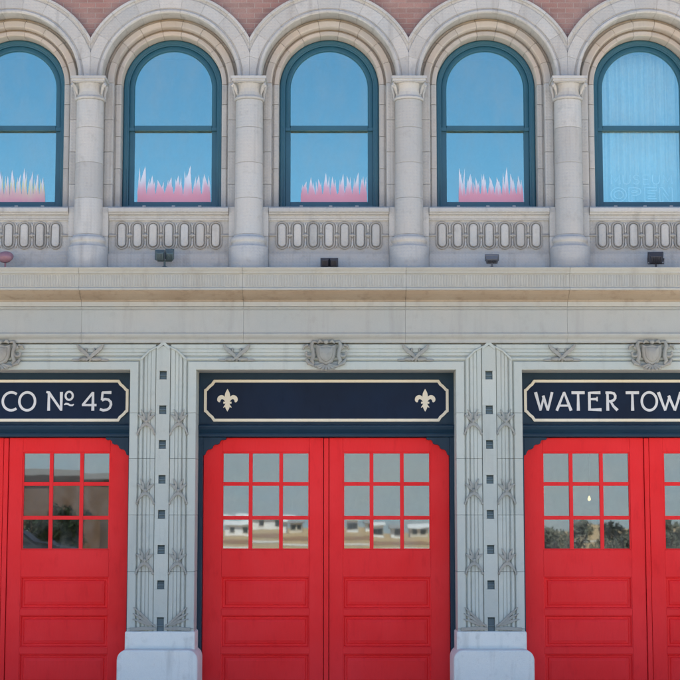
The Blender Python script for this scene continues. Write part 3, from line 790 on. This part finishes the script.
floodlight(XF(164), 'double', M['fix_teal'], 'grey-green twin-headed floodlight on a stalk above the left stone pier', turn=.12)
floodlight(XF(329.3), 'low', M['fixture'], 'dark navy twin floodlight sitting low without a stalk above the fleur-de-lis sign')
floodlight(XF(492.5), 'flat', M['fix_grey'], 'mid-grey shallow floodlight tipped upward on a short stalk', turn=-.1)
floodlight(XF(657), 'single', M['fixture'], 'black box floodlight on a stalk below the window reading MUSEUM OPEN', turn=-.06)

# ------------------------------------------------------------------ things in the upper windows
ZG = ZB+.150
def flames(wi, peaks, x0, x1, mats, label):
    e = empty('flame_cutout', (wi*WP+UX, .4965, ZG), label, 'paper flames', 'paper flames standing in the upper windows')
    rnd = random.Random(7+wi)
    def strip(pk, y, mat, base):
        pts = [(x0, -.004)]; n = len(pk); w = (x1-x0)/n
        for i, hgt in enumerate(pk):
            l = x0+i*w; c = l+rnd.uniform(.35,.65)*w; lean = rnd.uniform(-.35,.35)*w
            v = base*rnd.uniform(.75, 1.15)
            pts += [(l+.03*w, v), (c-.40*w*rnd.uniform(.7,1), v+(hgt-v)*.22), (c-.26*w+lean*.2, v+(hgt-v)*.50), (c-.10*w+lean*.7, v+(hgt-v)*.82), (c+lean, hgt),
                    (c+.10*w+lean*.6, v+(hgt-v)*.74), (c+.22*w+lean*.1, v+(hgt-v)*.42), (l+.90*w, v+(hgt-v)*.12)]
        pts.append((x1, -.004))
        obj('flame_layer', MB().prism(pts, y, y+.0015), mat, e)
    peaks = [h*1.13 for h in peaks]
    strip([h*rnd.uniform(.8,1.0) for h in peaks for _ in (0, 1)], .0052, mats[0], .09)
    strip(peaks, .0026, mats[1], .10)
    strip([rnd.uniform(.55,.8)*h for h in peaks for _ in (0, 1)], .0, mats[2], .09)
RED = (.84,.40,.52); PINK = (.80,.52,.66); WH = (.72,.78,.90); YEL = (.72,.78,.55); ORG = (.80,.58,.58)  # the glass's pale sky veil is put into these paper colours
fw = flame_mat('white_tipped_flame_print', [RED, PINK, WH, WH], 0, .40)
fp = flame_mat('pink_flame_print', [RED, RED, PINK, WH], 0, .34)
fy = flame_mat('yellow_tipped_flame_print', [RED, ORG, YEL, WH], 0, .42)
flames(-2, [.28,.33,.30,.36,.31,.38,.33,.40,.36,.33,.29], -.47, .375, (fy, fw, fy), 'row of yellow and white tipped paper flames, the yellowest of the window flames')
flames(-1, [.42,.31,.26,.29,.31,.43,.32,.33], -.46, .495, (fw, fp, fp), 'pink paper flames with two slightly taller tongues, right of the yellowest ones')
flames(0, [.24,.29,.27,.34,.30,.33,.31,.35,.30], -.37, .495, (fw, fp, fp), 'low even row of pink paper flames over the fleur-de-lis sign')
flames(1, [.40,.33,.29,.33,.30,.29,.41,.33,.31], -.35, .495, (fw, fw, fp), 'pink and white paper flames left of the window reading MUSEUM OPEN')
# tube lettering MUSEUM OPEN
e = empty('window_sign', (2*WP+UX, .545, ZG), 'faint white outlined lettering MUSEUM OPEN inside an arched window', 'sign')
tm = MB()
def tpoly(pts, r=.0075): tm.tube([(x, 0, z) for x, z in pts], r, 6)
XO = lambda px: .175 + (px-340)/76.9 - 2*WP - UX
def oletter(ch, px0, px1, z0, h):        # outline letters: two parallel tubes
    a, b = XO(px0), XO(px1); w = b-a; t = .040
    if ch == 'O':
        for q in (0, t): tpoly([(a+w/2+(w/2-q)*math.cos(2*PI*k/24), z0+h/2+(h/2-q)*math.sin(2*PI*k/24)) for k in range(25)])
    if ch == 'P':
        tpoly([(a,z0),(a,z0+h),(a+w*.6,z0+h),(a+w*.92,z0+h*.93),(b,z0+h*.74),(a+w*.92,z0+h*.54),(a+w*.6,z0+h*.45),(a+t,z0+h*.45),(a+t,z0),(a,z0)])
        tpoly([(a+t,z0+h-t),(a+w*.55,z0+h-t),(a+w*.72,z0+h*.74),(a+w*.55,z0+h*.45+t),(a+t,z0+h*.45+t),(a+t,z0+h-t)])
    if ch == 'E':
        tpoly([(a,z0),(a,z0+h),(b,z0+h),(b,z0+h-t),(a+t,z0+h-t),(a+t,z0+h/2+t/2),(b-.02,z0+h/2+t/2),(b-.02,z0+h/2-t/2),(a+t,z0+h/2-t/2),(a+t,z0+t),(b,z0+t),(b,z0),(a,z0)])
    if ch == 'N':
        tpoly([(a,z0),(a,z0+h),(a+t,z0+h),(b-t,z0+t*1.6),(b-t,z0+h),(b,z0+h),(b,z0),(b-t,z0),(a+t,z0+h-t*1.6),(a+t,z0),(a,z0)])
for ch, p0, p1 in (('O',611.5,627),('P',629.5,641.5),('E',645.5,657.5),('N',660.5,673)): oletter(ch, p0, p1, .012, .185)
def sletter(ch, p0, p1, z0, h):
    a, b = XO(p0), XO(p1); w = b-a
    S = {'M': [[(0,0),(.05,1),(.5,.25),(.95,1),(1,0)]], 'U': [[(0,1),(0,.35),(.15,.08),(.5,0),(.85,.08),(1,.35),(1,1)]],
         'S': [[(.95,.85),(.6,1),(.2,.95),(.05,.75),(.25,.55),(.75,.45),(.95,.25),(.75,.04),(.4,0),(.02,.14)]], 'E': [[(1,1),(0,1),(0,0),(1,0)],[(0,.52),(.8,.52)]]}
    for st_ in S[ch]: tpoly([(a+x*w, z0+z*h) for x, z in st_], .0060)
obj('lettering', tm, M['tube'], e, 0, True); tm = MB()
for ch, p0, p1 in (('M',612,621),('U',624,631),('S',634,640.5),('E',644,650),('U',653.5,660.5),('M',664,673)): sletter(ch, p0, p1, .245, .12)
obj('lettering', tm, M['tube'], e, 0, True)
# pale curtain behind it
cm = MB(); rows = []
for z in (0, .9, 1.9, 2.1):
    rows.append([(-.62+1.24*k/90, .65+.022*math.sin(k*.62)+.012*math.sin(k*1.7+1), ZG-.1+z) for k in range(91)])
cm.loft(rows, False, False)
o = obj('curtain', cm, M['curtain'], None, 0, True, (2*WP+UX,0,0)); tag(o, 'pale gathered curtain behind the window reading MUSEUM OPEN', 'curtain')
o.modifiers.new('solid', 'SOLIDIFY').thickness = .003
# bulb seen through the right doors
e = empty('hanging_bulb', (3.72, 3.0, 4.89), 'small lit bulb glowing behind the door panes under the WATER TOW sign', 'lamp')
obj('cord', MB().tube([(0,0,0),(0,0,-2.16)], .005, 6), M['fixture'], e)
obj('bulb', MB().lathe([(.002,-2.222),(.016,-2.216),(.024,-2.198),(.020,-2.178),(.011,-2.162),(.009,-2.15)], n=16), M['bulb'], e, 0, True)

# ------------------------------------------------------------------ the street the glass reflects
M['side'] = ground_mat('bounce_apron_concrete', (.60,.58,.53), (.54,.52,.475), 1, .2, 1.5)
M['asphalt'] = ground_mat('asphalt', (.20,.195,.185), (.24,.23,.215), 1, .4)
M['field'] = ground_mat('dry_grass_field', (.42,.27,.13), (.30,.22,.11), .35, .5)
M['kerb'] = plain('kerb_stone', (.36,.35,.33), .85)
M['leaf'] = plain('dark_leaf', (.035,.055,.02), .7); M['bark'] = plain('bark', (.09,.07,.055), .9)
M['twig'] = plain('grey_brown_leaf', (.085,.085,.055), .8)
M['white'] = plain('white_siding', (.78,.77,.74), .6); M['tan'] = plain('tan_siding', (.60,.54,.44), .7)
M['roof'] = plain('grey_roof', (.22,.21,.2), .8); M['pale_roof'] = plain('pale_roof', (.55,.54,.52), .7)
M['pane'] = plain('dark_pane', (.03,.035,.04), .15)
M['brown'] = brick('brown_brick', (.125,.06,.028), (.095,.048,.024), (.13,.09,.06))
M['carp'] = plain('dark_car_paint', (.02,.022,.03), .25); M['tyre'] = plain('tyre', (.015,.015,.015), .9); M['chrome'] = plain('bright_metal', (.6,.6,.6), .25, 1)

tag(obj('bounce_apron', MB().box(-60, 60, -9.0, .6, -.25, 0), M['side']), 'unseen concrete apron before the red doors, widened and paled to bounce light', kind='structure')  # out of view; made wide and pale to throw light up the lower facade
tag(obj('kerb', MB().box(-60, 60, -9.16, -9.002, -.3, -.004), M['kerb'], None, .02), kind='structure')
tag(obj('road', MB().box(-300, 300, -16, -9.162, -.35, -.13), M['asphalt']), kind='structure')
lm = MB()
for k in range(-20, 20): lm.box(k*6, k*6+3, -12.6, -12.48, -.1295, -.126)
tag(obj('road_marking', lm, plain('yellow_road_paint', (.6,.42,.06), .7)), kind='structure')
gm = MB(); gx = [-2500,-700,-250,-120,-60,-30,-10,10,30,60,120,250,700,2500]
gy = [(-16.001,-.13),(-17.2,.02),(-20,.55),(-26,.72),(-45,.72),(-60,.5),(-120,.55),(-220,.9),(-330,1.15),(-600,1.4),(-2600,1.4)]
rnd = random.Random(3)
vs = [(x, y, z) for y, z in gy for x in gx]
W_ = len(gx); fs = [(j*W_+i, j*W_+i+1, (j+1)*W_+i+1, (j+1)*W_+i) for j in range(len(gy)-1) for i in range(W_-1)]
gm.add(vs, fs)
tag(obj('field', gm, M['field'], None, 0, True), kind='structure')
tag(obj('ground', MB().box(-2500, 2500, .601, 2500, -.4, -.02), M['field']), kind='structure')

M['screen_hill'] = ground_mat('hazy_screen_hill', (.175,.215,.235), (.215,.225,.215), .05, .2)  # added ridge hiding bright low sky from the door glass; haze in its colour
gm = MB(); vs = []; nx = 61; ny = 9; rnd = random.Random(12)
for j in range(ny):
    t = j/(ny-1)
    for i in range(nx):
        x = -1500 + 3000*i/(nx-1)
        crest = 118 + 14*math.sin(x*.0021+1) + 7*math.sin(x*.0073) + rnd.uniform(-2, 2)
        vs.append((x, -1150-500*t, -4 + crest*math.sin(t*PI/2)))
gm.add(vs, [(j*nx+i, j*nx+i+1, (j+1)*nx+i+1, (j+1)*nx+i) for j in range(ny-1) for i in range(nx-1)])
tag(obj('screen_hill', gm, M['screen_hill'], None, 0, True), kind='structure')
M['pale_path'] = ground_mat('pale_gravel_path', (.55,.50,.42), (.5,.45,.38), 1, .2); M['bare'] = ground_mat('bare_brown_soil', (.26,.135,.065), (.22,.12,.06), .3, .4)
def strip_on_field(name, y0, y1, x0, x1, m):
    zz = lambda y: next(b[1]+(a[1]-b[1])*(y-b[0])/(a[0]-b[0]) for a, b in zip(gy[:-1], gy[1:]) if b[0] <= y <= a[0])
    n = 12
    q = MB().add([(x, y + (4*math.sin(x*.07) if k else 0), zz(y)+.03) for k, y in enumerate((y0, y1)) for x in [x0+(x1-x0)*i/n for i in range(n+1)]], [(i, i+1, n+2+i, n+1+i) for i in range(n)])
    tag(obj(name, q, m), kind='structure')
strip_on_field('path', -130, -142, -90, 90, M['pale_path'])
strip_on_field('bare_ground', -170, -215, -60, 12, M['bare'])
def house(x, y, z, w, d, h, wall, roof, label, flat=False):
    h *= .78
    e = empty('house', (x, y, z), label, 'house', 'houses across the field reflected in the doors')
    wl = obj('wall', MB().box(-w/2, w/2, -d/2, d/2, -.5, h), wall, e)
    if flat: obj('roof', MB().box(-w/2-.3, w/2+.3, -d/2-.3, d/2+.3, h+.001, h+.5), roof, e)
    else:
        obj('roof', MB().loft([[(x_,-d/2-.5,h-.1),(x_,d/2+.5,h-.1),(x_,d/2+.5,h+.05),(x_,0,h+w*.10+.35),(x_,-d/2-.5,h+.05)] for x_ in (-w/2-.4, w/2+.4)]), roof, e)
    nwin = max(2, int(w//3))
    for k in range(nwin):
        xx = -w/2 + (k+.5)*w/nwin
        f = obj('window', MB().box(xx-.6, xx+.6, d/2+.002, d/2+.06, .7, 2.0), M['tan'], e)
        obj('pane', MB().box(xx-.5, xx+.5, d/2+.061, d/2+.07, .8, 1.9), M['pane'], f)
for a in ((-22.5,-318,.9,5.5,7,3.1,M['white'],M['pale_roof'],'small white house seen only as a reflection at one end of the row'),
          (-15.6,-322,.9,6.5,7,3.2,M['white'],M['pale_roof'],'white house with dark windows reflected in the middle doors'),
          (-10.2,-316,.9,2.6,6,3.0,M['tan'],M['roof'],'narrow tan house beside a white one in the reflection'),
          (5.6,-312,.9,2.2,5,3.4,M['white'],M['pale_roof'],'tall narrow white house in the reflection'),
          (11.0,-325,.9,5.0,7,2.6,M['white'],M['roof'],'white house with a grey roof in the reflection'),
          (16.8,-320,.9,3.6,6,2.6,M['tan'],M['pale_roof'],'tan house with a pale roof at the far end of the row')): house(*a)
e = empty('brick_building', (-19.5, -66, .3), 'dark brown brick building across the street, reflected in the doors under CO Nº 45', 'building')
obj('wall', MB().box(-11, 8.2, -6, 6, -.5, 4.4), M['brown'], e)
obj('roof', MB().box(-11.2, 8.4, -6.2, 6.2, 4.401, 4.7), M['roof'], e)
for k in range(6): obj('window', MB().box(-9.6+k*3, -8.2+k*3, 6.001, 6.05, .9, 2.6), M['pane'], e)

def leaf_cloud(rx, rz, n, size, seed, hollow=.35):
    rn = random.Random(seed); m = MB()
    cl = [(rn.uniform(-.6,.6)*rx, rn.uniform(-.6,.6)*rx, rn.uniform(-.6,.7)*rz, rn.uniform(.35,.6)) for _ in range(11)]
    for k in range(n):
        c = rn.choice(cl); v = Vector((rn.gauss(0,1), rn.gauss(0,1), rn.gauss(0,1))).normalized()*(rn.random()**.4)*c[3]
        p = Vector((c[0]+v.x*rx, c[1]+v.y*rx, c[2]+v.z*rz))
        a = Vector((rn.gauss(0,1), rn.gauss(0,1), rn.gauss(0,1))).normalized(); b = a.orthogonal().normalized()
        s = size*rn.uniform(.6, 1.4)
        m.add([p-a*s, p-b*s*.5, p+a*s, p+b*s*.5], [(0,1,2,3)])
    return m
crown_me = [obj('crown', leaf_cloud(2.2, 2.0, 2600, .16, 5), M['leaf']), obj('crown', leaf_cloud(1.5, 1.1, 2200, .09, 9), M['twig'])]
def tree(name, x, y, z, k, sc, h, label, grp):
    e = empty(name, (x, y, z), label, 'tree' if k == 0 else 'shrub', grp); e.scale = (sc, sc, sc)
    c = crown_me[k].copy(); C.objects.link(c); c.parent = e; c.location = (0,0,h); c.rotation_euler.z = random.uniform(0, 6)
    t = MB().tube([(0,0,-.3),(.05,0,h*.5),(-.05,.05,h)], [.2,.15,.08], 10)
    for q in range(5):
        a = q*1.3; t.tube([(0,0,h*.5+.1*q),(math.cos(a)*.6,math.sin(a)*.6,h*.8+.1*q),(math.cos(a)*1.1,math.sin(a)*1.1,h+.5)], [.09,.06,.02], 7)
    obj('trunk' if k == 0 else 'stem', t, M['bark'], e)
for i, (x, y, sc) in enumerate(((8.6,-50,.95),(9.9,-53,1.0),(11.4,-49,.8),(12.6,-52,1.0),(14.4,-50,.9),(15.6,-54,1.1))):
    tree('shrub', x, y, .35, 1, sc, 1.15, 'dark leafless-looking shrub across the street, reflected under WATER TOW', 'shrubs reflected under WATER TOW')
for i, (x, y, sc) in enumerate(((-16.5,-55,.55),(-14.6,-54,.5),(-12.6,-56,.62))):
    tree('tree', x, y, .4, 0, sc, 2.6, 'small dark tree before the brown brick building across the street', 'trees before the brown brick building')
for o in crown_me: bpy.data.objects.remove(o)
# parked car before the brown building
e = empty('parked_car', (-13.0, -47, .72), 'dark parked car with a bright bumper reflected under CO Nº 45', 'car')
prof = [(-2.15,.30),(-2.2,.55),(-2.1,.82),(-1.3,.95),(-.75,1.40),(.75,1.43),(1.35,.98),(2.05,.88),(2.2,.6),(2.15,.30)]
bd = obj('body', MB().loft([[(x, -.78, z) for x, z in prof], [(x, -.86, z*.96+.02) for x, z in prof], [(x, .86, z*.96+.02) for x, z in prof], [(x, .78, z) for x, z in prof]]), M['carp'], e, .05)
for s in (-1, 1):
    obj('window', MB().prism([(-1.15,.98),(-.68,1.33),(.68,1.36),(1.2,1.0)], s*.861, s*.868), M['pane'], e)
    for xw in (-1.35, 1.35):
        w_ = obj('wheel', MB().lathe([(.05,-.1),(.3,-.1),(.33,-.07),(.33,.07),(.3,.1),(.05,.1)], (xw, s*.8, .33), 20, axis='y'), M['tyre'], e)
obj('bumper', MB().box(2.13, 2.24, -.8, .8, .35, .5), M['chrome'], e, .02)

# ------------------------------------------------------------------ camera, light, world
sc = bpy.context.scene
cam = bpy.data.cameras.new('camera'); co = bpy.data.objects.new('camera', cam); C.objects.link(co)
cam.sensor_width = 36; cam.lens = 36*1687/680; cam.clip_start = .1; cam.clip_end = 5000
co.location = (.175, -21.1, 2.3); co.rotation_euler = (PI/2 + math.atan(187/1687), 0, 0)
sc.camera = co
EL, AZ = 62, 12          # the sun stands behind the station, a little to the right
w = bpy.data.worlds.new('World'); sc.world = w; w.use_nodes = True
nt = w.node_tree; bg = nt.nodes['Background']; sky = nt.nodes.new('ShaderNodeTexSky')
sky.sky_type = 'NISHITA'; sky.sun_disc = False
sky.sun_elevation = math.radians(EL); sky.sun_rotation = math.radians(AZ)
sky.altitude = 1600; sky.air_density = .9; sky.dust_density = .1; sky.ozone_density = 1.0
nt.links.new(sky.outputs[0], bg.inputs[0]); bg.inputs[1].default_value = .085
sl = bpy.data.lights.new('sun', 'SUN'); sl.energy = 4.8; sl.angle = math.radians(.53); sl.color = (1,.95,.87)
so = bpy.data.objects.new('sun', sl); C.objects.link(so)
d = Vector((math.sin(math.radians(AZ))*math.cos(math.radians(EL)), math.cos(math.radians(AZ))*math.cos(math.radians(EL)), math.sin(math.radians(EL))))
so.rotation_euler = (-d).to_track_quat('-Z', 'Y').to_euler()
sc.view_settings.view_transform = 'Standard'; sc.view_settings.look = 'None'; sc.view_settings.gamma = 1
sc.view_settings.use_curve_mapping = False
sc.view_settings.exposure = 2.02
sc.render.engine = 'CYCLES'
sc.cycles.max_bounces = 8; sc.cycles.diffuse_bounces = 4; sc.cycles.glossy_bounces = 4; sc.cycles.transparent_max_bounces = 12
sc.cycles.use_denoising = True
